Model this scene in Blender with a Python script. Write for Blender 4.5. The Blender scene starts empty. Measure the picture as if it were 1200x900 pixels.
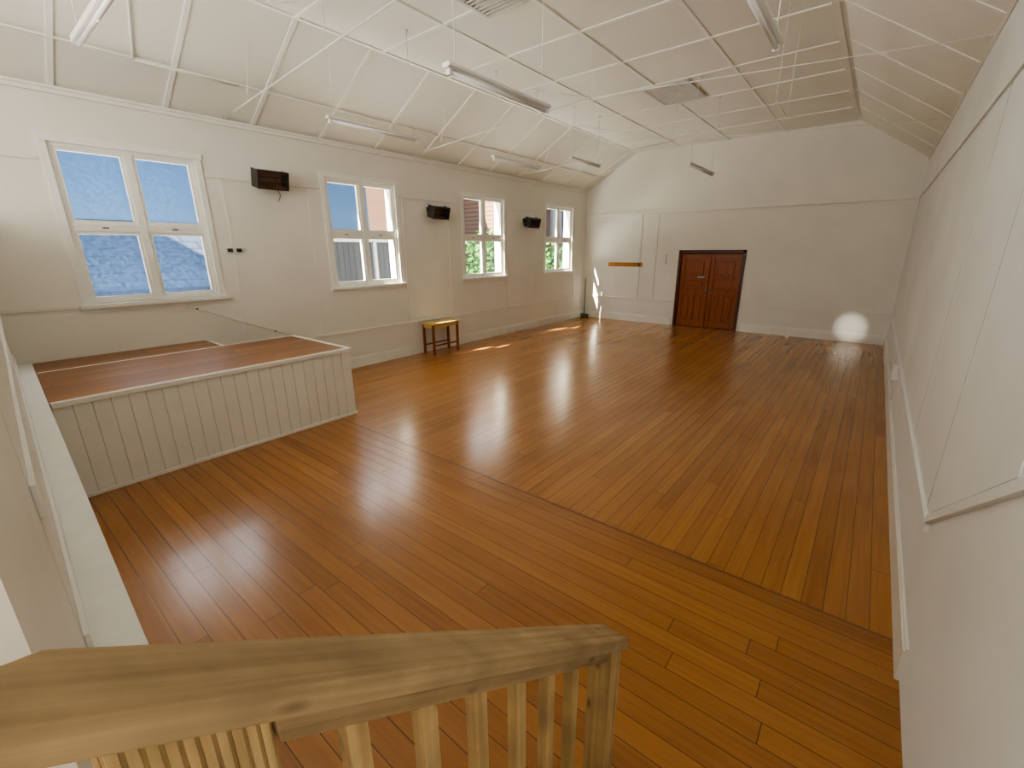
import bpy, bmesh, math, random
from mathutils import Vector, Matrix
random.seed(4)
COL=bpy.context.scene.collection
XL,XR,YF,YB,ZE=-7.36,0.46,12.94,-2.6,3.845
ZC=4.72; RUN=1.55; RUNR=1.25
XBL,XBR=XL+RUN,XR-RUNR
SL=(ZC-ZE)/RUN;SR=(ZC-ZE)/RUNR

# ---------------------------------------------------------------- materials
def newmat(name):
    m=bpy.data.materials.new(name);m.use_nodes=True
    nt=m.node_tree;b=nt.nodes['Principled BSDF']
    return m,nt,b
def N(nt,t,**k):
    n=nt.nodes.new(t)
    for a,v in k.items(): setattr(n,a,v)
    return n
def simple(name,col,rough=.5,metal=0,noise=.08,scale=6,bump=0,coat=0):
    m,nt,b=newmat(name)
    b.inputs['Roughness'].default_value=rough;b.inputs['Metallic'].default_value=metal
    if coat: b.inputs['Coat Weight'].default_value=coat
    tc=N(nt,'ShaderNodeTexCoord');nz=N(nt,'ShaderNodeTexNoise')
    nz.inputs['Scale'].default_value=scale;nz.inputs['Detail'].default_value=4
    nt.links.new(tc.outputs['Object'],nz.inputs['Vector'])
    r=N(nt,'ShaderNodeValToRGB')
    r.color_ramp.elements[0].position=.3;r.color_ramp.elements[1].position=.7
    r.color_ramp.elements[0].color=(*[c*(1-noise) for c in col],1)
    r.color_ramp.elements[1].color=(*[min(1,c*(1+noise)) for c in col],1)
    nt.links.new(nz.outputs['Fac'],r.inputs['Fac']);nt.links.new(r.outputs['Color'],b.inputs['Base Color'])
    if bump:
        bp=N(nt,'ShaderNodeBump');bp.inputs['Strength'].default_value=bump;bp.inputs['Distance'].default_value=.01
        n2=N(nt,'ShaderNodeTexNoise');n2.inputs['Scale'].default_value=90
        nt.links.new(tc.outputs['Object'],n2.inputs['Vector'])
        nt.links.new(n2.outputs['Fac'],bp.inputs['Height']);nt.links.new(bp.outputs['Normal'],b.inputs['Normal'])
    return m
def plank(name,along,width,length,stops,rough=.2,coat=.0,gap=.022,grain=1.0,off=0.0,var=.36,gdark=.12,bump=.2):
    m,nt,b=newmat(name);L=nt.links.new
    tc=N(nt,'ShaderNodeTexCoord');sp=N(nt,'ShaderNodeSeparateXYZ');L(tc.outputs['Object'],sp.inputs[0])
    U=sp.outputs['XYZ'.index(along)];V=sp.outputs[1 if along=='X' else 0]
    def M(op,a,bb=None,c=None):
        n=N(nt,'ShaderNodeMath',operation=op)
        for i,v in enumerate((a,bb,c)):
            if v is None: continue
            if isinstance(v,(int,float)): n.inputs[i].default_value=v
            else: L(v,n.inputs[i])
        return n.outputs[0]
    vs=M('ADD',M('DIVIDE',V,width),off);row=M('FLOOR',vs);fv=M('FRACT',vs)
    wn=N(nt,'ShaderNodeTexWhiteNoise',noise_dimensions='1D');L(row,wn.inputs['W'])
    us=M('ADD',M('DIVIDE',U,length),M('MULTIPLY',wn.outputs['Value'],7.3))
    col=M('FLOOR',us);fu=M('FRACT',us)
    cb=N(nt,'ShaderNodeCombineXYZ');L(row,cb.inputs[0]);L(col,cb.inputs[1])
    w2=N(nt,'ShaderNodeTexWhiteNoise',noise_dimensions='2D');L(cb.outputs[0],w2.inputs['Vector'])
    rnd=w2.outputs['Value']
    g=N(nt,'ShaderNodeCombineXYZ');L(M('MULTIPLY',U,1.6),g.inputs[0]);L(M('MULTIPLY',V,38),g.inputs[1]);L(M('MULTIPLY',rnd,40),g.inputs[2])
    nz=N(nt,'ShaderNodeTexNoise');nz.inputs['Scale'].default_value=1;nz.inputs['Detail'].default_value=5;nz.inputs['Distortion'].default_value=.3
    L(g.outputs[0],nz.inputs['Vector'])
    big=N(nt,'ShaderNodeTexNoise');big.inputs['Scale'].default_value=.8;L(tc.outputs['Object'],big.inputs['Vector'])
    f=M('ADD',M('MULTIPLY',M('SUBTRACT',rnd,.5),var),.5)
    f=M('ADD',f,M('MULTIPLY',M('SUBTRACT',nz.outputs['Fac'],.5),.75*grain))
    f=M('ADD',f,M('MULTIPLY',M('SUBTRACT',big.outputs['Fac'],.5),.4))
    r=N(nt,'ShaderNodeValToRGB')
    while len(r.color_ramp.elements)<len(stops): r.color_ramp.elements.new(.5)
    for e,(p,c) in zip(r.color_ramp.elements,stops): e.position=p;e.color=(*c,1)
    L(f,r.inputs['Fac'])
    ev=M('MINIMUM',fv,M('SUBTRACT',1,fv));eu=M('MULTIPLY',M('MINIMUM',fu,M('SUBTRACT',1,fu)),length/width)
    e=M('MINIMUM',ev,eu)
    mask=N(nt,'ShaderNodeMapRange');mask.inputs['From Min'].default_value=gap*.5;mask.inputs['From Max'].default_value=gap*1.5
    mask.inputs['To Min'].default_value=gdark;mask.inputs['To Max'].default_value=1
    L(e,mask.inputs['Value'])
    mx=N(nt,'ShaderNodeMix',data_type='RGBA',blend_type='MULTIPLY');mx.inputs['Factor'].default_value=1
    L(r.outputs['Color'],mx.inputs['A']);L(mask.outputs[0],mx.inputs['B'])
    L(mx.outputs['Result'],b.inputs['Base Color'])
    b.inputs['Roughness'].default_value=rough
    if coat: b.inputs['Coat Weight'].default_value=coat;b.inputs['Coat Roughness'].default_value=.16
    if bump:
        bp=N(nt,'ShaderNodeBump');bp.inputs['Strength'].default_value=bump;bp.inputs['Distance'].default_value=.003
        L(mask.outputs[0],bp.inputs['Height']);L(bp.outputs['Normal'],b.inputs['Normal'])
    return m
def woodmat(name,dark,light,axis='Y',rough=.5,sc=1.0,dist=.25,rotx=0,knots=False):
    m,nt,b=newmat(name);L=nt.links.new
    tc=N(nt,'ShaderNodeTexCoord')
    m0=N(nt,'ShaderNodeMapping');m0.inputs['Rotation'].default_value=(math.radians(rotx),0,0);L(tc.outputs['Object'],m0.inputs['Vector'])
    mp=N(nt,'ShaderNodeMapping');L(m0.outputs[0],mp.inputs['Vector'])
    s=[55*sc,55*sc,55*sc];s['XYZ'.index(axis)]=1.7*sc;mp.inputs['Scale'].default_value=s
    nz=N(nt,'ShaderNodeTexNoise');nz.inputs['Scale'].default_value=1;nz.inputs['Detail'].default_value=7;nz.inputs['Distortion'].default_value=dist
    L(mp.outputs[0],nz.inputs['Vector'])
    r=N(nt,'ShaderNodeValToRGB');r.color_ramp.elements[0].position=.28;r.color_ramp.elements[1].position=.75
    r.color_ramp.elements[0].color=(*dark,1);r.color_ramp.elements[1].color=(*light,1)
    L(nz.outputs['Fac'],r.inputs['Fac']);col=r.outputs['Color']
    if knots:
        mk=N(nt,'ShaderNodeMapping');L(m0.outputs[0],mk.inputs['Vector'])
        s=[16,16,16];s['XYZ'.index(axis)]=6;mk.inputs['Scale'].default_value=s
        vo=N(nt,'ShaderNodeTexVoronoi');vo.inputs['Scale'].default_value=1;L(mk.outputs[0],vo.inputs['Vector'])
        mr=N(nt,'ShaderNodeMapRange');mr.inputs['From Min'].default_value=.05;mr.inputs['From Max'].default_value=.17;mr.inputs['To Min'].default_value=.4;mr.inputs['To Max'].default_value=1
        L(vo.outputs['Distance'],mr.inputs['Value'])
        n3=N(nt,'ShaderNodeTexNoise');n3.inputs['Scale'].default_value=9;n3.inputs['Detail'].default_value=8;L(tc.outputs['Object'],n3.inputs['Vector'])
        m3=N(nt,'ShaderNodeMapRange');m3.inputs['From Min'].default_value=.35;m3.inputs['From Max'].default_value=.65;m3.inputs['To Min'].default_value=.78;m3.inputs['To Max'].default_value=1.08
        L(n3.outputs['Fac'],m3.inputs['Value'])
        mu=N(nt,'ShaderNodeMath',operation='MULTIPLY');L(mr.outputs[0],mu.inputs[0]);L(m3.outputs[0],mu.inputs[1])
        mx=N(nt,'ShaderNodeMix',data_type='RGBA',blend_type='MULTIPLY');mx.inputs['Factor'].default_value=1
        L(col,mx.inputs['A']);L(mu.outputs[0],mx.inputs['B']);col=mx.outputs['Result']
    L(col,b.inputs['Base Color'])
    b.inputs['Roughness'].default_value=rough
    bp=N(nt,'ShaderNodeBump');bp.inputs['Strength'].default_value=.3;bp.inputs['Distance'].default_value=.002
    L(nz.outputs['Fac'],bp.inputs['Height']);L(bp.outputs['Normal'],b.inputs['Normal'])
    return m
WALL=simple('wall_paint',(.81,.785,.71),.6,noise=.03,scale=1.3,bump=.12)
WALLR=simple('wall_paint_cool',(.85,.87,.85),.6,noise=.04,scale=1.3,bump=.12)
CEIL=simple('ceiling_paint',(.84,.83,.75),.6,noise=.025,scale=1.1,bump=.05)
BATT=simple('batten_paint',(.88,.875,.81),.5,noise=.02)
ROD=simple('rod_paint',(.76,.75,.69),.5)
TRIM=simple('white_gloss_trim',(.86,.84,.77),.4,noise=.03,scale=3)
SASH=simple('window_paint',(.86,.85,.79),.4,noise=.03,scale=9)
FL1=plank('floor_boards_lengthwise','Y',.112,2.9,[(0,(.21,.080,.020)),(.35,(.355,.147,.034)),(.65,(.44,.192,.046)),(1,(.55,.262,.072))],.255,.25,gap=.018,var=.26,grain=.9,gdark=.28,bump=0)
FL2=plank('floor_boards_crosswise','X',.118,3.3,[(0,(.19,.072,.019)),(.35,(.33,.136,.032)),(.65,(.41,.178,.043)),(1,(.52,.243,.066))],.26,.25,gap=.017,var=.28,grain=.9,gdark=.2,bump=.12)
STG=plank('stage_boards','Y',.13,2.4,[(0,(.12,.046,.015)),(.35,(.23,.09,.027)),(.65,(.31,.128,.04)),(1,(.43,.19,.06))],.35,.05,grain=1.3,var=.5)
PINE=woodmat('weathered_pine_sloped',(.25,.165,.08),(.455,.325,.17),'Y',.65,rotx=37.6,knots=True,dist=.15)
PINEF=woodmat('treated_pine',(.26,.17,.075),(.45,.315,.155),'X',.5)
PINEV=woodmat('treated_pine_upright',(.34,.225,.095),(.60,.42,.20),'Z',.55,knots=True)
DOORW=woodmat('varnished_door_wood',(.19,.048,.013),(.40,.125,.036),'Z',.25)
DFRAME=woodmat('dark_door_frame',(.05,.014,.006),(.13,.036,.014),'Z',.3)
REDW=woodmat('red_brown_leg_wood',(.16,.035,.010),(.36,.09,.025),'Z',.35)
YELW=woodmat('yellow_pine_top',(.56,.38,.13),(.76,.55,.22),'Y',.35)
RAILW=woodmat('coat_rail_wood',(.40,.17,.03),(.62,.29,.06),'X',.35)
BLACK=simple('black_enamel',(.025,.021,.019),.4,noise=.2)
DKMET=simple('dark_metal',(.10,.085,.07),.35,.7,noise=.15)
COPP=simple('copper_reflector',(.36,.22,.14),.4,.6,noise=.1)
GREYM=simple('light_housing_grey',(.80,.78,.77),.4,noise=.05)
WHTM=simple('white_metal',(.80,.79,.74),.35,noise=.02)
DIFF=simple('fluorescent_tube_glass',(.88,.88,.86),.15,noise=.01)
BRASS=simple('aged_brass',(.22,.15,.07),.5,1,noise=.05)
GREEN=simple('green_rubber',(.03,.22,.12),.4)
DARK=simple('dark_gap',(.03,.025,.02),.8)
GROOVE=simple('groove_backing',(.60,.58,.53),.8)  # even grey backing seen in the gaps between stage boards
VENT=simple('vent_grille_paint',(.62,.60,.55),.5)
def glassmat(name,haze,col,sc):
    m,nt,b=newmat(name);nt.nodes.remove(b);L=nt.links.new
    out=[n for n in nt.nodes if n.type=='OUTPUT_MATERIAL'][0]
    tr=N(nt,'ShaderNodeBsdfTransparent');gl=N(nt,'ShaderNodeBsdfGlossy');gl.inputs['Roughness'].default_value=.02
    m1=N(nt,'ShaderNodeMixShader');m1.inputs[0].default_value=.05;L(tr.outputs[0],m1.inputs[1]);L(gl.outputs[0],m1.inputs[2])
    tl=N(nt,'ShaderNodeBsdfTranslucent');tl.inputs['Color'].default_value=(*col,1)
    m2=N(nt,'ShaderNodeMixShader')
    tc=N(nt,'ShaderNodeTexCoord');nz=N(nt,'ShaderNodeTexNoise');nz.inputs['Scale'].default_value=sc;nz.inputs['Detail'].default_value=8
    L(tc.outputs['Object'],nz.inputs['Vector'])
    mr=N(nt,'ShaderNodeMapRange');mr.inputs['From Min'].default_value=.35;mr.inputs['From Max'].default_value=.7
    mr.inputs['To Min'].default_value=haze*.5;mr.inputs['To Max'].default_value=haze
    L(nz.outputs['Fac'],mr.inputs['Value']);L(mr.outputs[0],m2.inputs[0])
    L(m1.outputs[0],m2.inputs[1]);L(tl.outputs[0],m2.inputs[2]);L(m2.outputs[0],out.inputs['Surface'])
    return m
GLASS=glassmat('window_glass',.02,(.6,.75,.95),9)
GLASSF=glassmat('hazy_window_glass',.18,(.24,.44,.85),24)
def brick(name,c1,c2,mort,bw=.23,bh=.086,axis='YZ',rough=.8):
    m,nt,b=newmat(name);L=nt.links.new
    tc=N(nt,'ShaderNodeTexCoord');sp=N(nt,'ShaderNodeSeparateXYZ');L(tc.outputs['Object'],sp.inputs[0])
    cb=N(nt,'ShaderNodeCombineXYZ');L(sp.outputs['XYZ'.index(axis[0])],cb.inputs[0]);L(sp.outputs['XYZ'.index(axis[1])],cb.inputs[1])
    bt=N(nt,'ShaderNodeTexBrick');L(cb.outputs[0],bt.inputs['Vector'])
    bt.inputs['Color1'].default_value=(*c1,1);bt.inputs['Color2'].default_value=(*c2,1);bt.inputs['Mortar'].default_value=(*mort,1)
    bt.inputs['Scale'].default_value=1;bt.inputs['Brick Width'].default_value=bw;bt.inputs['Row Height'].default_value=bh;bt.inputs['Mortar Size'].default_value=min(bh,bw)*.09
    L(bt.outputs['Color'],b.inputs['Base Color']);b.inputs['Roughness'].default_value=rough
    return m
BRICK=brick('red_brick',(.27,.085,.04),(.20,.06,.03),(.24,.18,.13))
BRICKB=brick('brown_brick',(.085,.034,.014),(.065,.025,.011),(.08,.05,.03))
ROOFT=brick('blue_grey_roof_tiles',(.03,.043,.068),(.042,.056,.086),(.005,.007,.012),bw=.55,bh=.32,axis='YX',rough=.95)
GREYB=brick('grey_weatherboard',(.028,.03,.036),(.034,.036,.042),(.006,.006,.008),bw=.16,bh=60,axis='YZ',rough=.8)
LEAF=simple('foliage_green',(.06,.17,.025),.6,noise=.6,scale=9)
BARK=simple('bark',(.12,.08,.05),.9,noise=.3)
GRASS=simple('ground_gravel',(.08,.08,.07),.9,noise=.3,scale=4)
WHTP=simple('white_exterior_paint',(.4,.42,.43),.6)

# ---------------------------------------------------------------- geometry helpers
class MB:
    def __init__(s): s.bm=bmesh.new()
    def box(s,lo,hi,mi=0,mat=None):
        lo=Vector(lo);hi=Vector(hi)
        vs=[s.bm.verts.new((x,y,z)) for x in (lo.x,hi.x) for y in (lo.y,hi.y) for z in (lo.z,hi.z)]
        if mat is not None:
            for v in vs: v.co=mat@v.co
        for f in ((0,1,3,2),(4,6,7,5),(0,4,5,1),(2,3,7,6),(0,2,6,4),(1,5,7,3)):
            fc=s.bm.faces.new([vs[i] for i in f]);fc.material_index=mi
        return s
    def bar(s,a,b,w,h,mi=0,up=(0,0,1)):
        a=Vector(a);b=Vector(b);d=(b-a);ln=d.length;d.normalize()
        u=Vector(up);sx=d.cross(u)
        if sx.length<1e-4: sx=d.cross(Vector((1,0,0)))
        sx.normalize();uz=sx.cross(d)
        m=Matrix(((sx.x,d.x,uz.x,a.x),(sx.y,d.y,uz.y,a.y),(sx.z,d.z,uz.z,a.z),(0,0,0,1)))
        return s.box((-w/2,0,-h/2),(w/2,ln,h/2),mi,m)
    def cyl(s,a,b,r,seg=10,mi=0,r2=None):
        a=Vector(a);b=Vector(b);d=b-a
        q=d.to_track_quat('Z','Y').to_matrix().to_4x4();q.translation=(a+b)/2
        ret=bmesh.ops.create_cone(s.bm,cap_ends=True,segments=seg,radius1=r,radius2=r if r2 is None else r2,depth=d.length,matrix=q)
        for v in ret['verts']:
            for f in v.link_faces: f.material_index=mi;f.smooth=len(f.verts)==4
        return s
    def prism(s,pts,a,b,axis='Y',mi=0):
        def mk(p,t):
            if axis=='Y': return (p[0],t,p[1])
            if axis=='X': return (t,p[0],p[1])
            return (p[0],p[1],t)
        v1=[s.bm.verts.new(mk(p,a)) for p in pts];v2=[s.bm.verts.new(mk(p,b)) for p in pts]
        n=len(pts)
        f1=s.bm.faces.new(v1);f2=s.bm.faces.new(v2[::-1]);fs=[f1,f2]
        for i in range(n): fs.append(s.bm.faces.new((v1[i],v2[i],v2[(i+1)%n],v1[(i+1)%n])))
        for f in fs: f.material_index=mi
        return s
    def obj(s,name,mats,bevel=0,parent=None,kind=None,label=None,category=None,group=None):
        bmesh.ops.recalc_face_normals(s.bm,faces=s.bm.faces)
        me=bpy.data.meshes.new(name)
        s.bm.to_mesh(me);s.bm.free()
        if not isinstance(mats,(list,tuple)): mats=[mats]
        for m in mats: me.materials.append(m)
        o=bpy.data.objects.new(name,me);COL.objects.link(o)
        if bevel:
            md=o.modifiers.new('bevel','BEVEL');md.width=bevel;md.segments=2;md.limit_method='ANGLE'
        if parent is not None:
            o.parent=parent;o.location=-parent.location
        tag(o,kind,label,category,group)
        return o
def tag(o,kind=None,label=None,category=None,group=None):
    if kind:o['kind']=kind
    if label:o['label']=label
    if category:o['category']=category
    if group:o['group']=group
def empty(name,loc,label,category,group=None):
    e=bpy.data.objects.new(name,None);e.empty_display_size=.1;COL.objects.link(e);e.location=loc
    tag(e,None,label,category,group);return e

# ---------------------------------------------------------------- shell
W0,WS,WW,WT,WBm=.953,3.229,1.549,3.36,1.458
CAS=.07
wins=[(W0+i*WS+CAS,W0+i*WS+WW-CAS) for i in range(4)]
zt,zb=WT-CAS,WBm+.045
TH=.30
m=MB()
m.box((XL-TH,YB,0),(XL,YF+.3,zb));m.box((XL-TH,YB,zt),(XL,YF+.3,ZE+.02))
e=[YB]+[v for w in wins for v in w]+[YF+.3]
for i in range(0,len(e),2): m.box((XL-TH,e[i],zb),(XL,e[i+1],zt))
m.obj('wall_left',WALL,kind='structure')
MB().box((XR,YB,0),(XR+.3,YF+.3,ZE+.02)).obj('wall_right',WALLR,kind='structure')
DL,DR,DZ=-4.358,-2.652,2.09
gable=[(XL,0),(DL,0),(DL,DZ),(DR,DZ),(DR,0),(XR,0),(XR,ZE),(XBR,ZC),(XBL,ZC),(XL,ZE)]
MB().prism(gable,YF,YF+.3).obj('wall_far',WALL,kind='structure')
g2=[(XL,0),(XR,0),(XR,ZE),(XBR,ZC),(XBL,ZC),(XL,ZE)]
MB().prism(g2,YB-.3,YB).obj('wall_back',WALL,kind='structure')
MB().box((XBL,YB-.3,ZC),(XBR,YF+.3,ZC+.15)).obj('ceiling',CEIL,kind='structure')
MB().prism([(XL-.3,ZE-.3*SL),(XL,ZE),(XBL,ZC),(XBL,ZC+.15),(XL-.3,ZE+.15-.3*SL)],YB-.3,YF+.3).obj('ceiling',CEIL,kind='structure')
MB().prism([(XR+.3,ZE-.3*SR),(XR,ZE),(XBR,ZC),(XBR,ZC+.15),(XR+.3,ZE+.15-.3*SR)],YB-.3,YF+.3).obj('ceiling',CEIL,kind='structure')
YS=2.85
m=MB();m.box((XL-.3,YB-.3,-.1),(XR+.3,YS,0),1);m.box((XL-.3,YS,-.1),(XR+.3,YF+.3,0),0)
m.obj('floor',[FL1,FL2],kind='structure')
MB().box((-5.15,YS-.007,-.001),(XR,YS+.003,.0012)).obj('trim_1',simple('floor_seam_dark',(.16,.06,.018),.4),kind='structure')

# ceiling battens
m=MB();bw,bh=.05,.016
for x in (XBL+.02,-4.60,-3.42,-2.20,XBR-.02): m.box((x-bw/2,YB,ZC-(bh if x<-3 else .009)),(x+bw/2,YF,ZC))
y=-1.6
while y<YF-.3:
    m.box((XBL,y-bw/2,ZC-bh*.9),(XBR,y+bw/2,ZC)); y+=1.21
y=-1.9
while y<YF-.2:
    a=Vector((XL,y,ZE));b_=Vector((XBL,y,ZC))
    m.bar(a+Vector((0,0,-.004)),b_+Vector((0,0,-.004)),bw,.026)
    y+=1.03
y=-1.6
while y<YF-.3:
    m.bar((XR,y,ZE-.002),(XBR,y,ZC-.002),bw,.010);y+=1.21
xx,z=(XL+RUN*.36,ZE+(ZC-ZE)*.36)
m.bar((xx,YB,z-.004),(xx,YF,z-.004),bw,.018)
m.obj('trim_2',BATT,kind='structure')
m=MB();m.box((XL,YB,ZE-.075),(XL+.028,YF,ZE-.005));m.box((XL,YB,ZE-.03),(XL+.05,YF,ZE-.002));m.obj('trim_3',TRIM,kind='structure')
m=MB();m.box((XR-.015,YB,ZE-.06),(XR,YF,ZE-.005));m.box((XR-.02,YB,ZE-.025),(XR,YF,ZE-.002));m.obj('trim_4',TRIM,kind='structure')
cas=[(W0+i*WS,W0+i*WS+WW) for i in range(4)]
segs=[(YB,cas[0][0]-.03)]+[(cas[i][1]+.03,cas[i+1][0]-.03) for i in range(3)]+[(cas[3][1]+.03,YF)]
m=MB()
for a,b in segs: m.box((XL,a,3.085),(XL+.016,b,3.125))
m.box((XL,3.6,.665),(XL+.018,YF,.705))
m.box((XL,YB,1.47),(XL+.018,cas[0][0]-.02,1.51))
for yy in (2.72,3.95,5.83,7.05,9.0,10.25,12.3): m.box((XL,yy-.018,.70),(XL+.006,yy+.018,3.09))
m.obj('trim_5',WALL,kind='structure')
m=MB();m.box((XL,YF-.055,3.085),(XR,YF,3.145));m.box((XL,YF-.022,.665),(DL-.09,YF,.71));m.box((DR+.09,YF-.022,.665),(XR,YF,.71))
m.box((-5.55,YF-.022,.70),(-5.49,YF,3.09));m.box((-5.05,YF-.02,.70),(-5.01,YF,3.09))
m.obj('trim_6',WALL,kind='structure')
m=MB()
m.box((XR-.018,YB,3.085),(XR,YF,3.13))
m.box((XR-.02,2.92,.665),(XR,YF,.71))
m.obj('trim_7',WALLR,kind='structure')
m=MB()
for yy in (3.14,4.4): m.box((XR-.0015,yy-.003,.71),(XR+.001,yy+.003,3.09))
m.obj('trim_12',simple('panel_joint_grey',(.48,.46,.43),.7),kind='structure')
m=MB()
m.prism([(2.96,.70),(2.96,.745),(-1.0,3.22),(-1.0,3.175)],XR-.022,XR,'X')
m.obj('trim_8',WALLR,kind='structure')
m=MB()
m.prism([(2.93,.79),(1.93,1.42),(1.93,3.05),(2.93,3.05)],XR-.004,XR,'X')
m.obj('trim_9',WALLR,kind='structure')
def skirt(name,lo,hi,axis,side):
    m=MB()
    if axis=='Y':
        x=XL if side<0 else XR;d=-side
        m.box((min(x,x+d*.020),lo,0),(max(x,x+d*.020),hi,.18));m.box((min(x,x+d*.012),lo,.18),(max(x,x+d*.012),hi,.20))
    else:
        for a,b in side: m.box((a,YF-.022,0),(b,YF,.19));m.box((a,YF-.014,.19),(b,YF,.215))
    m.obj(name,TRIM,kind='structure')
skirt('baseboard_left',3.09,YF,'Y',-1);skirt('baseboard_right',2.55,YF,'Y',1)
skirt('baseboard_far',0,0,'X',[(XL+.022,DL-.09),(DR+.09,XR-.022)])

# ---------------------------------------------------------------- windows
for i,(y0,y1) in enumerate(wins):
    c0,c1=cas[i];m=MB();x=XL
    m.box((x,c0,WBm+.04),(x+.018,y0,WT));m.box((x,y1,WBm+.04),(x+.018,c1,WT));m.box((x,c0-.015,WT-CAS),(x+.022,c1+.015,WT+.005))
    m.box((x-.12,c0-.03,WBm),(x+.06,c1+.03,WBm+.045));m.box((x,c0-.01,WBm-.05),(x+.015,c1+.01,WBm))
    fx0,fx1=x-.10,x-.02
    mid=(y0+y1)/2;zm=(zb+zt)/2
    m.box((fx0,y0,zb),(fx1,y0+.04,zt));m.box((fx0,y1-.04,zb),(fx1,y1,zt))
    m.box((fx0,y0+.04,zt-.04),(fx1,y1-.04,zt));m.box((fx0,y0+.04,zb),(fx1,y1-.04,zb+.05))
    m.box((fx0,mid-.04,zb+.05),(fx1,mid+.04,zt-.04));m.box((fx0,y0+.04,zm-.045),(fx1-.003,mid-.04,zm+.045));m.box((fx0,mid+.04,zm-.045),(fx1-.003,y1-.04,zm+.045))
    for a,b in ((y0+.04,mid-.04),(mid+.04,y1-.04)):
        for c,d in ((zb+.05,zm-.045),(zm+.045,zt-.04)):
            s=.035;X0,X1=x-.09,x-.035
            m.box((X0,a,c),(X1,a+s,d));m.box((X0,b-s,c),(X1,b,d));m.box((X0,a+s,c),(X1,b-s,c+s));m.box((X0,a+s,d-s),(X1,b-s,d))
    for a in (y0+.3,mid+.3): m.box((x-.022,a,zm-.008),(x-.010,a+.06,zm+.004),1)
    w=m.obj('window_%d'%(i+1),[SASH,DKMET],kind='structure')
    m=MB()
    for a,b in ((y0+.04,mid-.04),(mid+.04,y1-.04)):
        for c,d in ((zb+.05,zm-.045),(zm+.045,zt-.04)):
            v=[m.bm.verts.new(p) for p in ((x-.065,a+.03,c+.03),(x-.065,b-.03,c+.03),(x-.065,b-.03,d-.03),(x-.065,a+.03,d-.03))];m.bm.faces.new(v)
    m.obj('glass',GLASSF if i==0 else GLASS,parent=w)

# ---------------------------------------------------------------- door
m=MB()
m.box((DL,YF-.03,0),(DL+.075,YF+.14,DZ));m.box((DR-.075,YF-.03,0),(DR,YF+.14,DZ));m.box((DL,YF-.03,DZ-.075),(DR,YF+.14,DZ))
m.box((DL+.07,YF-.002,DZ-.105),(DR-.07,YF+.10,DZ-.075))
d1=m.obj('door_1',DFRAME,bevel=.004,kind='structure')
MB().box((DL,YF+.16,0),(DR,YF+.29,DZ)).obj('backing',DARK,parent=d1)
mx=(DL+DR)/2
for side,(a,b) in enumerate(((DL+.08,mx-.004),(mx+.004,DR-.08))):
    m=MB();yf=YF+.035;yb=YF+.075;H=DZ-.11
    st=.105
    m.box((a,yf,.012),(a+st,yb,H));m.box((b-st,yf,.012),(b,yb,H))
    for z0,z1 in ((.012,.2),(.92,1.05),(H-.12,H)): m.box((a+st,yf,z0),(b-st,yb,z1))
    md=(a+b)/2
    m.box((md-.045,yf,.2),(md+.045,yb,.92))
    for z0,z1 in ((1.05,1.34),(1.41,H-.12)):
        m.box((a+st,yf+.026,z0),(b-st,yb-.004,z1))
    m.box((a+st,yf,1.34),(b-st,yb,1.41))
    for p,q in ((a+st,md-.045),(md+.045,b-st)):
        m.box((p,yf+.026,.2),(q,yb-.004,.92));m.box((p+.05,yf+.010,.26),(q-.05,yf+.03,.86))
    m.box((a+st+.06,yf+.010,1.11),(b-st-.06,yf+.03,1.28));m.box((a+st+.06,yf+.010,1.47),(b-st-.06,yf+.03,H-.18))
    lf=m.obj('door_leaf',DOORW,bevel=.005,parent=d1)
    if side==0:
        MB().box((b-.30,yf-.006,1.36),(b-.11,yf-.0005,1.395)).obj('sign_plate',WHTP,parent=d1)
        MB().box((b-.075,yf-.008,.99),(b-.035,yf-.0005,1.13)).obj('push_plate',BRASS,parent=d1)
    else:
        MB().box((a+.03,yf-.006,.97),(a+.07,yf-.0005,1.13)).cyl((a+.048,yf,1.05),(a+.048,yf-.05,1.05),.010).cyl((a+.048,yf-.05,1.01),(a+.048,yf-.05,1.09),.013).obj('handle',BRASS,parent=d1)

e=empty('coat_rail',(-5.95,YF,1.68),'honey-coloured wooden coat rail mounted on the white wall','coat rail')
MB().box((-6.5,YF-.022,1.625),(-5.42,YF-.001,1.745)).obj('backboard',RAILW,bevel=.004,parent=e)
for k in range(7):
    x=-6.4+k*.15
    MB().cyl((x,YF-.022,1.70),(x,YF-.07,1.715),.007).cyl((x,YF-.07,1.715),(x,YF-.075,1.745),.008).obj('hook',BRASS,parent=e)
e=empty('switch_box',(-4.78,YF,1.85),'small off-white electrical switch box on the wall beside the door','switch')
MB().box((-4.86,YF-.05,1.72),(-4.70,YF-.001,1.98)).obj('body',WHTM,bevel=.006,parent=e)
MB().box((-4.80,YF-.062,1.82),(-4.76,YF-.05,1.88)).obj('rocker',GREYM,parent=e)
e=empty('light_switch',(-4.55,YF,1.3),'small white light switch plate next to the dark doors','switch')
MB().box((-4.60,YF-.012,1.40),(-4.51,YF-.001,1.53)).obj('plate',WHTM,bevel=.004,parent=e)
MB().box((-4.575,YF-.018,1.445),(-4.535,YF-.012,1.485)).obj('rocker',GREYM,parent=e)
e=empty('wall_socket',(XL,2.72,2.12),'pair of small dark switches on a white plate','socket')
MB().box((XL+.006,2.60,2.09),(XL+.022,2.84,2.17)).obj('plate',WHTM,bevel=.003,parent=e)
for a in (2.625,2.745): MB().box((XL+.022,a,2.105),(XL+.036,a+.07,2.155)).obj('rocker',BLACK,bevel=.003,parent=e)
e=empty('cable_conduit',(XR,7.6,0),'thin white conduit and small junction box on the side wall','conduit')
MB().cyl((XR-.014,7.3,.22),(XR-.014,7.3,.62),.008).cyl((XR-.014,7.3,.62),(XR-.014,6.2,.62),.008).obj('pipe',WHTM,parent=e)
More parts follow.
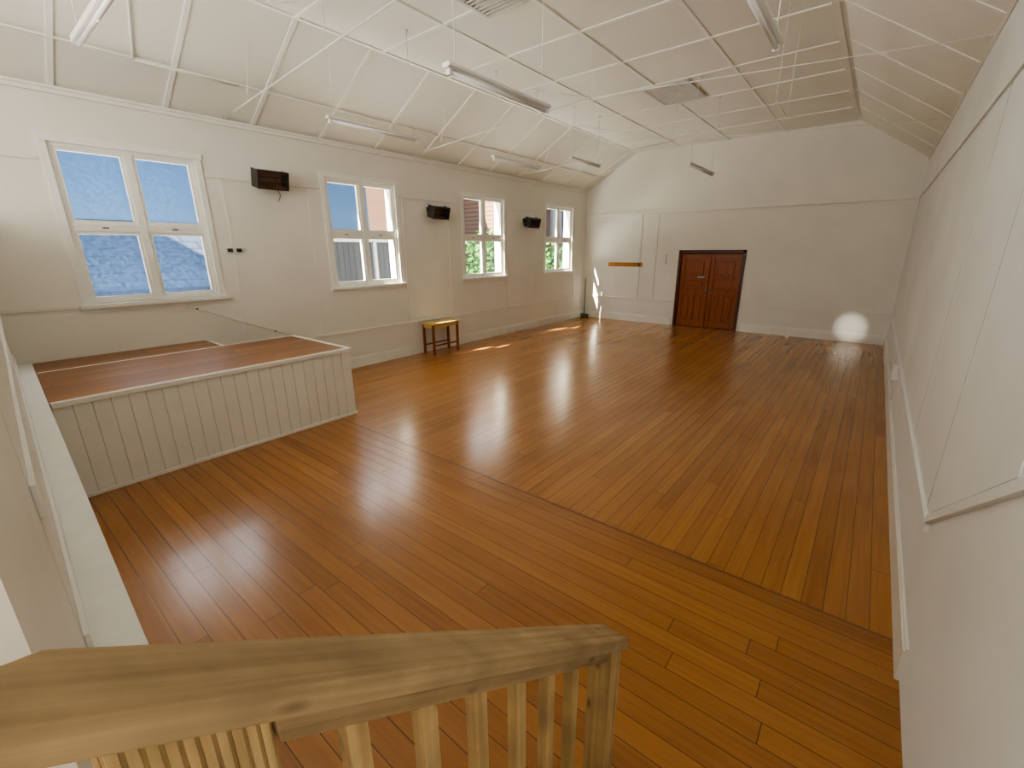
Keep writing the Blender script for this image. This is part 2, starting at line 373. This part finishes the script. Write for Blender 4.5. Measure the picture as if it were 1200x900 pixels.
MB().box((XR-.07,7.22,.50),(XR-.001,7.40,.66)).obj('box',WHTM,bevel=.005,parent=e)

# ---------------------------------------------------------------- stage
SX,SE,SZ=-5.167,3.07,.90
def py_(x): return .139-.0445*(x+1.63)
st=empty('stage',(-6,1.5,0),'low white tongue-and-groove stage with a brown plank top','stage')
m=MB()
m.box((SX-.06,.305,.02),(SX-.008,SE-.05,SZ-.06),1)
y=.304;w=.1257
while y<SE-.02:
    y2=min(y+w-.004,SE-.002);m.box((SX-.018,y,.0),(SX,y2,SZ-.03));y+=w
x=SX-.02
while x>-6.62+.02:
    x2=max(x-w+.004,-6.62);m.box((x2,SE-.018,0),(x,SE,SZ-.03));x-=w
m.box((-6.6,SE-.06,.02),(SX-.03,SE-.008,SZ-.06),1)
m.obj('front_panel',[TRIM,GROOVE],bevel=.0015,parent=st)
m=MB();m.prism([(-6.66,py_(-6.66)+.003),(SX-.035,py_(SX-.035)+.003),(SX-.035,SE-.035),(-6.66,SE-.035)],SZ-.035,SZ,'Z')
m.prism([(XL+.003,py_(XL)+.003),(-6.68,py_(-6.68)+.003),(-6.68,2.12),(XL+.003,2.12)],SZ-.035,SZ-.006,'Z')
m.obj('deck',STG,parent=st)
m=MB();m.box((SX-.035,.304,SZ-.04),(SX+.018,SE+.018,SZ+.006));m.box((-6.68,SE-.035,SZ-.04),(SX-.035,SE+.018,SZ+.006))
m.box((-6.68,.37,SZ-.04),(-6.66,SE-.03,SZ+.004));m.box((XL+.003,2.12,SZ-.04),(-6.66,2.15,SZ+.003))
m.box((SX,.304,0),(SX+.012,SE+.012,.035));m.box((-6.68,SE-.06,0),(-6.62,SE+.0,SZ-.04))
m.obj('edge_trim',TRIM,bevel=.003,parent=st)
m=MB()
for k,(a,b,z) in enumerate(((2.15,2.45,.675),(2.45,2.75,.45),(2.75,3.05,.225))): m.box((XL+.003,a,0),(-6.685,b,z))
m.obj('steps',STG,parent=st)
e=empty('wall_cable',(XL,2.6,1.2),'thin sloping white cable on the wall over the stage steps','cable')
MB().cyl((XL+.012,1.95,1.42),(XL+.012,3.35,.78),.006,8).obj('wire',WALL,parent=e)
for a,z in ((2.1,1.335),(3.1,.88)): MB().box((XL,a,z),(XL+.02,a+.02,z+.02)).obj('clip',DKMET,parent=e)

# ---------------------------------------------------------------- near partition wall with ledge
XA,XB_=XL+.003,-.62
o=.128
m=MB()
m.prism([(XA,py_(XA)-.02),(XB_,py_(XB_)-.02),(XB_,py_(XB_)-o-.1),(XA,py_(XA)-o-.1)],0,.868,'Z')
m.prism([(XA,py_(XA)-o),(-1.62,py_(-1.62)-o),(-1.62,py_(-1.62)-o-.1),(XA,py_(XA)-o-.1)],.868,2.5,'Z')
m.prism([(-1.59,py_(-1.59)-o),(XB_,py_(XB_)-o),(XB_,py_(XB_)-o-.1),(-1.59,py_(-1.59)-o-.1)],.868,2.5,'Z')
m.prism([(-1.62,py_(-1.62)-o-.012),(-1.59,py_(-1.62)-o-.012),(-1.59,py_(-1.62)-o-.09),(-1.62,py_(-1.62)-o-.09)],.868,2.5,'Z',1)
m.obj('wall_near',[TRIM,DARK],kind='structure')
MB().prism([(XA,py_(XA)),(XB_,py_(XB_)),(XB_,py_(XB_)-o),(XA,py_(XA)-o)],.87,.90,'Z').obj('trim_10',SASH,bevel=.004,kind='structure')
m=MB()
for z in (.925,1.42):
    m.prism([(XA,py_(XA)-o+.014),(-1.63,py_(-1.63)-o+.014),(-1.63,py_(-1.63)-o),(XA,py_(XA)-o)],z,z+.10,'Z')
m.obj('trim_11',TRIM,bevel=.003,kind='structure')
MB().box((XL+.003,YB,0),(XR,-.605,.80)).box((-.60,-.605,0),(XR,-.12,.80)).obj('floor_landing',FL2,kind='structure')

# ---------------------------------------------------------------- stairs + railing
e=empty('stairs',(0,.3,0),'short flight of pine steps down from the landing','stairs')
for k in range(3):
    z=.8-.2*(k+1)
    MB().box((-.38,-.115+.27*k,0),(XR-.002,-.12+.27*(k+1),z)).obj('step',PINEF,bevel=.003,parent=e)
HX0,HX1=-.487,-.393
def hz(y): return 1.770-.77*y
sr=empty('stair_railing',(-.44,1.0,0),'weathered pine stair handrail with square balusters and newel post','railing')
T=.044;yt=1.06
m=MB()
plan=[(HX0,-.02),(HX1,-.12),(HX1,yt),(HX0,yt)]
v1=[m.bm.verts.new((x,y,hz(y))) for x,y in plan];v2=[m.bm.verts.new((x,y,hz(y)-T)) for x,y in plan]
m.bm.faces.new(v1);m.bm.faces.new(v2[::-1])
for i in range(4): m.bm.faces.new((v1[i],v2[i],v2[(i+1)%4],v1[(i+1)%4]))
m.obj('handrail',PINE,bevel=.003,parent=sr)
SB=.050
m=MB();m.prism([(.955,hz(.955)-T-.010),(.111,hz(.111)-T-.010),(.111,hz(.111)-T-SB),(.955,hz(.955)-T-SB)],-.458,-.413,'X')
m.obj('sub_rail',PINE,bevel=.002,parent=sr)
m=MB();m.prism([(.95,.30),(-.1,1.11),(-.1,.90),(.95,.09)],-.46,-.40,'X');m.obj('stringer',PINE,bevel=.003,parent=sr)
for k,yy in enumerate((.20,.315,.43,.55,.665,.78)):
    bot=1.033-.771*yy-.05;a,b=yy-.015,yy+.015
    MB().prism([(a,bot),(b,bot),(b,hz(b)-T-SB-.001),(a,hz(a)-T-SB-.001)],-.448,-.419,'X').obj('baluster',PINEV,bevel=.002,parent=sr)
MB().prism([(.957,0),(1.03,0),(1.03,hz(1.03)-T),(.957,hz(.957)-T)],-.475,-.402,'X').obj('newel_post',PINEV,bevel=.003,parent=sr)
m=MB()
def post(xa,xb,ya,yb2): m.prism([(ya,.60),(yb2,.60),(yb2,hz(yb2)-T-.001),(ya,hz(ya)-T-.001)],xa,xb,'X')
post(-.478,-.423,-.012,.110)
for k in range(10): post(-.423,-.419,-.010+k*.0120,-.010+k*.0120+.0088)
for k in range(5): post(-.476+k*.0110,-.476+k*.0110+.0080,-.016,-.012)
m.obj('reeded_post',PINEV,bevel=.001,parent=sr)

# ---------------------------------------------------------------- side table by wall
e=empty('side_table',(-7.1,6.35,0),'small table with yellow pine top and red-brown legs','table')
x0,x1,ya,yb_=-7.28,-6.90,6.02,6.80
MB().box((x0,ya,.635),(x1,yb_,.665)).obj('tabletop',YELW,bevel=.006,parent=e)
m=MB();m.box((x0+.03,ya+.03,.565),(x0+.05,yb_-.03,.635));m.box((x1-.05,ya+.03,.565),(x1-.03,yb_-.03,.635));m.box((x0+.03,ya+.03,.565),(x1-.03,ya+.05,.635));m.box((x0+.03,yb_-.05,.565),(x1-.03,yb_-.03,.635))
m.obj('apron',YELW,parent=e)
for px in (x0+.045,x1-.045):
    for py in (ya+.045,yb_-.045):
        MB().box((px-.022,py-.022,0),(px+.022,py+.022,.634)).obj('leg',REDW,bevel=.003,parent=e)
for a in (x0+.04,x1-.06): MB().box((a,ya+.05,.18),(a+.02,yb_-.05,.21)).obj('stretcher',REDW,parent=e)

e=empty('broom',(XL+.2,YF-.2,0),'dark-handled broom standing in the far corner','broom')
MB().cyl((XL+.16,YF-.16,.10),(XL+.10,YF-.05,1.25),.012).obj('handle',BLACK,parent=e)
MB().box((XL+.04,YF-.20,.07),(XL+.32,YF-.13,.12)).obj('head',GREEN,bevel=.006,parent=e)
m=MB()
for k in range(26): m.cyl((XL+.05+k*.0104,YF-.165,.075),(XL+.05+k*.0104,YF-.165+random.uniform(-.02,.02),0.001),.006,6)
m.obj('bristles',simple('bristle_brown',(.2,.13,.07),.9),parent=e)

# ---------------------------------------------------------------- heaters
def heater(y,z,tilt=28,label='',S=1.0,yaw=0):
    e=empty('radiant_heater',(XL,y,z),label,'heater','wall heaters between the windows')
    R=Matrix.Translation((XL+.20,y,z))@Matrix.Rotation(math.radians(yaw),4,'Z')@Matrix.Rotation(math.radians(tilt),4,'Y')@Matrix.Scale(S,4)
    def add(m,n,mat,bev=0):
        m.bm.transform(R);return m.obj(n,mat,bevel=bev,parent=e)
    L=.21
    m=MB()
    m.prism([(-.10,.10),(.02,.125),(.11,.125),(.11,.110),(.02,.107),(-.085,.085),(-.085,-.085),(.02,-.107),(.11,-.110),(.11,-.125),(.02,-.125),(-.10,-.10)],-L,L,'Y')
    m.box((-.10,-L-.012,-.125),(.112,-L,.125));m.box((-.10,L,-.125),(.112,L+.012,.125))
    add(m,'housing',BLACK,.003)
    m=MB();m.prism([(-.08,.08),(.10,.105),(.10,.10),(-.075,.072),(-.075,-.072),(.10,-.10),(.10,-.105),(-.08,-.08)],-L+.004,L-.004,'Y');add(m,'reflector',COPP)
    for zz in (-.04,.03):
        m=MB();m.cyl((.02,-L+.01,zz),(.02,L-.01,zz),.008);add(m,'element',DKMET)
    m=MB()
    for k in range(10): m.cyl((.108,-L+.02+k*.042,-.11),(.108,-L+.02+k*.042,.11),.002,6)
    m.cyl((.108,-L,0),(.108,L,0),.003,6);add(m,'guard',DKMET)
    MB().box((XL+.001,y-.15,z+.0),(XL+.03,y+.15,z+.10)).bar((XL+.02,y-.1,z+.06),(XL+.14,y-.1,z+.0),.02,.02).bar((XL+.02,y+.1,z+.06),(XL+.14,y+.1,z+.0),.02,.02).obj('bracket',DKMET,parent=e)
heater(3.30,3.12,tilt=14,label='black radiant wall heater with copper reflector, cable below')
heater(6.58,2.86,tilt=16,label='black radiant wall heater tilted towards the floor',S=.95)
heater(9.82,2.80,tilt=16,label='black radiant wall heater tilted towards the floor',S=.95)
e=empty('heater_cable',(XL,3.55,2.8),'thin loose cable hanging below the heater','cable')
MB().cyl((XL+.03,3.45,3.05),(XL+.03,3.50,2.93),.004,6).cyl((XL+.03,3.50,2.93),(XL+.012,3.46,2.84),.004,6).obj('wire',BLACK,parent=e)

# ---------------------------------------------------------------- fluorescent lights
def zceil(x): return ZC if XBL<=x<=XBR else (ZE+SL*(x-XL) if x<XBL else ZE+SR*(XR-x))
def fluor(x,y0,y1,z,housing,label,r=1.0):
    e=empty('fluorescent_light',(x,(y0+y1)/2,z),label,'light fitting','hanging fluorescent lights')
    m=MB();m.prism([(x-.05*r,z+.05*r),(x+.05*r,z+.05*r),(x+.058*r,z+.012),(x+.03*r,z),(x-.03*r,z),(x-.058*r,z+.012)],y0,y1)
    m.obj('housing',housing,bevel=.003,parent=e)
    MB().cyl((x,y0+.05,z-.020),(x,y1-.05,z-.020),.016,12).obj('tube',DIFF,parent=e)
    for yy in (y0+.02,y1-.05): MB().box((x-.020,yy,z-.040),(x+.020,yy+.03,z)).obj('end_cap',housing,bevel=.003,parent=e)
    zc=zceil(x)
    for yy in (y0+.1,y1-.1):
        MB().cyl((x,yy,z+.03),(x,yy,zc-.002),.0045,6).cyl((x,yy,zc-.03),(x,yy,zc-.001),.02,12).obj('suspension_rod',ROD,parent=e)
fluor(-2.66,2.58,3.88,3.36,GREYM,'grey fluorescent batten hanging on thin rods under a vent',.7)
lw='white fluorescent batten hanging on thin rods'
fluor(-5.05,3.05,4.35,3.52,WHTM,lw,.6)
fluor(-5.05,5.85,7.15,3.52,WHTM,lw,.6)
fluor(-4.95,8.0,9.2,3.80,WHTM,lw,.6)
fluor(-2.72,8.1,9.5,3.46,WHTM,lw,.6)
fluor(-.82,3.0,4.05,3.47,WHTM,lw,.7)
e=empty('fluorescent_light',(-4.5,1.05,3.66),'white fluorescent batten hung crosswise over the stage','light fitting','hanging fluorescent lights')
MB().box((-5.15,1.02,3.66),(-3.9,1.09,3.70)).obj('housing',WHTM,bevel=.004,parent=e)
MB().cyl((-5.1,1.055,3.64),(-3.95,1.055,3.64),.017,12).obj('tube',DIFF,parent=e)
for xx in (-5.0,-4.05): MB().cyl((xx,1.055,3.70),(xx,1.055,zceil(xx)-.002),.004,6).obj('suspension_rod',ROD,parent=e)

# ---------------------------------------------------------------- roof truss tie rods
for i,yy in enumerate((2.86,6.08,9.3)):
    e=empty('truss_rod',((XL+XR)/2,yy,4.1),'thin cream-painted steel roof truss tie rods under the ceiling','roof truss','roof truss tie rods')
    xm=(XL+XR)/2;zm=4.10
    MB().cyl((XL+.01,yy,ZE+.0),(xm,yy,zm),.008,8).cyl((xm,yy,zm),(XR-.01,yy,ZE+.0),.006,8).obj('tie_rod',ROD,parent=e)
    mm=MB().cyl((xm,yy,zm),(xm,yy,ZC),.005,8).cyl((xm,yy,zm),(XBL+.1,yy,ZC),.007,8).cyl((XL+.9,yy,ZE+.13),(XBL-.45,yy,ZC-.26),.007,8);mm.obj('hanger',ROD,parent=e)
e=empty('ceiling_trunking',(-.86,8.5,4.4),'white cable trunking fixed along the ceiling','trunking')
MB().box((-.90,4.8,ZC-.022),(-.83,12.1,ZC-.001)).obj('channel',TRIM,parent=e)
e=empty('ceiling_conduit',(-6.8,2.3,4.1),'thin white conduit bent into a bracket on the sloping ceiling','conduit')
z=zceil(-6.8)-.02
MB().cyl((-6.8,1.84,z),(-6.8,2.9,z),.012,8).cyl((-6.8,1.84,z),(-5.9,1.70,zceil(-5.9)-.02),.012,8).obj('pipe',CEIL,parent=e)
e=empty('hanging_frame',(-1.2,6.5,4.0),'thin wire frame hanging from the ceiling','wire frame')
MB().cyl((-1.25,6.5,ZC),(-1.25,6.5,3.75),.004,6).cyl((-1.25,7.3,ZC),(-1.25,7.3,3.75),.004,6).cyl((-1.25,6.5,3.75),(-1.25,7.3,3.75),.006,6).obj('wire',ROD,parent=e)
for (cx,cy,ax,a) in ((-3.26,8.65,.36,.5),(-3.75,4.35,.28,.28)):
    e=empty('ceiling_vent',(cx,cy,ZC),'slatted grey air vent set in the ceiling','vent','ceiling vents')
    m=MB()
    for s in (-1,1):
        m.box((cx-ax,cy+s*a-.02,ZC-.03),(cx+ax,cy+s*a+.02,ZC-.0));m.box((cx+s*ax-.02,cy-a,ZC-.03),(cx+s*ax+.02,cy+a,ZC))
    m.obj('frame',VENT,parent=e)
    m=MB();yy=cy-a+.04
    while yy<cy+a-.04:
        m.box((cx-ax+.02,yy,ZC-.026),(cx+ax-.02,yy+.028,ZC-.016));yy+=.0625
    m.box((cx-ax,cy-a,ZC-.006),(cx+ax,cy+a,ZC-.001),1)
    m.obj('slats',[VENT,GREYM],parent=e)

# ---------------------------------------------------------------- outside
MB().box((-40,-20,-.5),(XL-TH,45,-.3)).obj('ground',GRASS,kind='structure')
e=empty('neighbour_house',(-14,2,0),'low house with blue-grey tiled roof outside the window','building')
MB().box((-18,-4,-.3),(-11.2,5.5,1.0)).obj('body',WHTP,parent=e)
m=MB();m.prism([(-18.3,1.0),(-10.8,1.0),(-14.4,2.85),(-14.6,2.85)],-4.3,5.7);m.obj('roof',ROOFT,parent=e)
e=empty('sun_blocker',(-11,-6,0),'unseen tall brick block added to keep sun off the nearest window','building')  # out-of-view block, added only to stop sun reaching the first window
MB().box((-21,-7.4,-.3),(-8.3,-4.5,11.0)).obj('body',BRICKB,parent=e)
MB().box((-21.2,-7.6,11.0),(-8.1,-4.4,11.4)).obj('parapet',WHTP,parent=e)
e=empty('shed',(-11.5,9,0),'dark grey board-clad shed with white trim outside the window','building')
MB().box((-14,5.95,-.3),(-11.2,10.3,2.35)).obj('body',GREYB,parent=e)
MB().box((-14.1,5.9,2.35),(-11.0,10.4,2.47)).obj('roof_trim',WHTP,parent=e)
MB().box((-11.2,7.7,-.3),(-11.12,7.8,2.35)).obj('corner_post',WHTP,parent=e)
e=empty('rendered_building',(-18,13,0),'tall brown brick building beyond the shed','building')
MB().box((-16.2,11.1,-.3),(-15,15,6)).obj('body',BRICKB,parent=e)
MB().box((-16.4,10.95,6),(-14.8,15.2,6.25)).obj('parapet',WHTP,parent=e)
e=empty('brick_building',(-15,19,0),'red brick building with white window frames outside','building')
MB().box((-20,15.3,-.3),(-12.5,27,6.5)).obj('body',BRICK,parent=e)
for yy in (16.2,18.6,21,23.4):
    MB().box((-12.5,yy,2.6),(-12.42,yy+.9,4.2)).box((-12.42,yy+.08,2.7),(-12.40,yy+.82,4.1),1).obj('window',[WHTP,GREYM],parent=e)
def tree(x,y,h,r,seed):
    rr=random.Random(seed)
    e=empty('tree',(x,y,-.3),'leafy green tree growing outside the window','tree','trees outside the windows')
    MB().cyl((x,y,-.3),(x,y,h*.7),.09,8,r2=.04).obj('trunk',BARK,parent=e)
    bm=bmesh.new()
    for k in range(1600):
        th=rr.uniform(0,6.28);ph=math.acos(rr.uniform(-1,1));q=r*rr.uniform(.3,1)
        c=Vector((x+q*math.sin(ph)*math.cos(th),y+q*math.sin(ph)*math.sin(th),h*.6+q*math.cos(ph)*1.2))
        rot=Matrix.Rotation(rr.uniform(0,6.28),3,Vector((rr.uniform(-1,1),rr.uniform(-1,1),rr.uniform(-1,1))).normalized())
        s=rr.uniform(.07,.13)
        vs=[bm.verts.new(c+rot@Vector(p)*s) for p in ((-1,0,0),(0,-.5,0),(1,0,0),(0,.5,0))]
        bm.faces.new(vs)
    me=bpy.data.meshes.new('foliage');bm.to_mesh(me);bm.free();me.materials.append(LEAF)
    o=bpy.data.objects.new('foliage',me);COL.objects.link(o);o.parent=e;o.location=-e.location;o['kind']='stuff'
tree(-9.9,11.1,2.7,.95,1);tree(-10.2,15.6,2.4,.9,2)

# ---------------------------------------------------------------- lights
sc=bpy.context.scene
w=bpy.data.worlds.new('sky');sc.world=w;w.use_nodes=True;nt=w.node_tree
bg=nt.nodes['Background']
sky=nt.nodes.new('ShaderNodeTexSky');sky.sky_type='HOSEK_WILKIE'
sd=Vector((-1,-2.3,2.55)).normalized()
sky.sun_direction=sd;sky.turbidity=2.4
mxn=nt.nodes.new('ShaderNodeMix');mxn.data_type='RGBA';mxn.blend_type='MULTIPLY';mxn.inputs['Factor'].default_value=1
mxn.inputs['B'].default_value=(.68,.90,1.15,1)
nt.links.new(sky.outputs[0],mxn.inputs['A']);nt.links.new(mxn.outputs['Result'],bg.inputs['Color']);bg.inputs['Strength'].default_value=2.2
def lamp(kind,name,loc,dirv,energy,color=(1,1,1),**k):
    l=bpy.data.lights.new(name,kind);l.energy=energy;l.color=color
    for a,v in k.items(): setattr(l,a,v)
    o=bpy.data.objects.new(name,l);COL.objects.link(o);o.location=loc
    o.rotation_euler=Vector(dirv).to_track_quat('-Z','Y').to_euler();return o
lamp('SUN','sun',(0,0,20),-sd,60,(1,.92,.76),angle=.008)
lamp('AREA','sky_fill_lamp',(-10.4,8.0,6.5),(1,-.12,-.33),1400,(.95,.98,1),shape='RECTANGLE',size=13,size_y=4.2)  # unseen area lamp added as sky fill through the windows
lamp('AREA','low_fill_lamp',(-9.4,6.5,.6),(1,0,.45),1350,(1,.975,.91),shape='RECTANGLE',size=16,size_y=1.0)  # unseen low lamp added outside, aimed up to brighten the ceiling
lamp('AREA','rear_fill_lamp',(-2.6,YB+.15,3.1),(0.1,1,-.02),300,(1,.98,.93),shape='RECTANGLE',size=5.6,size_y=2.2)  # unseen fill lamp added behind the camera
lamp('SPOT','added_patch_spot',(-1.2,4.3,4.4),Vector((-.22,YF,.33))-Vector((-1.2,4.3,4.4)),2400,(1,.95,.85),spot_size=math.radians(4.6),spot_blend=1,shadow_soft_size=.01)  # spot lamp added to make the bright patch low on the far wall
if sc.view_settings.view_transform=='AgX': sc.view_settings.look='AgX - Medium High Contrast'

# ---------------------------------------------------------------- camera
r0=Vector((.78139,.62402,-.00583));r1=Vector((.17612,-.22948,-.95725));r2=Vector((-.59867,.74696,-.28922))
cd=bpy.data.cameras.new('camera');cam=bpy.data.objects.new('camera',cd);COL.objects.link(cam)
cd.sensor_width=36;cd.lens=516.7/1200*36;cd.clip_start=.02
M=Matrix(((r0.x,-r1.x,-r2.x,0),(r0.y,-r1.y,-r2.y,0),(r0.z,-r1.z,-r2.z,2.1),(0,0,0,1)))
cam.matrix_world=M
sc.camera=cam
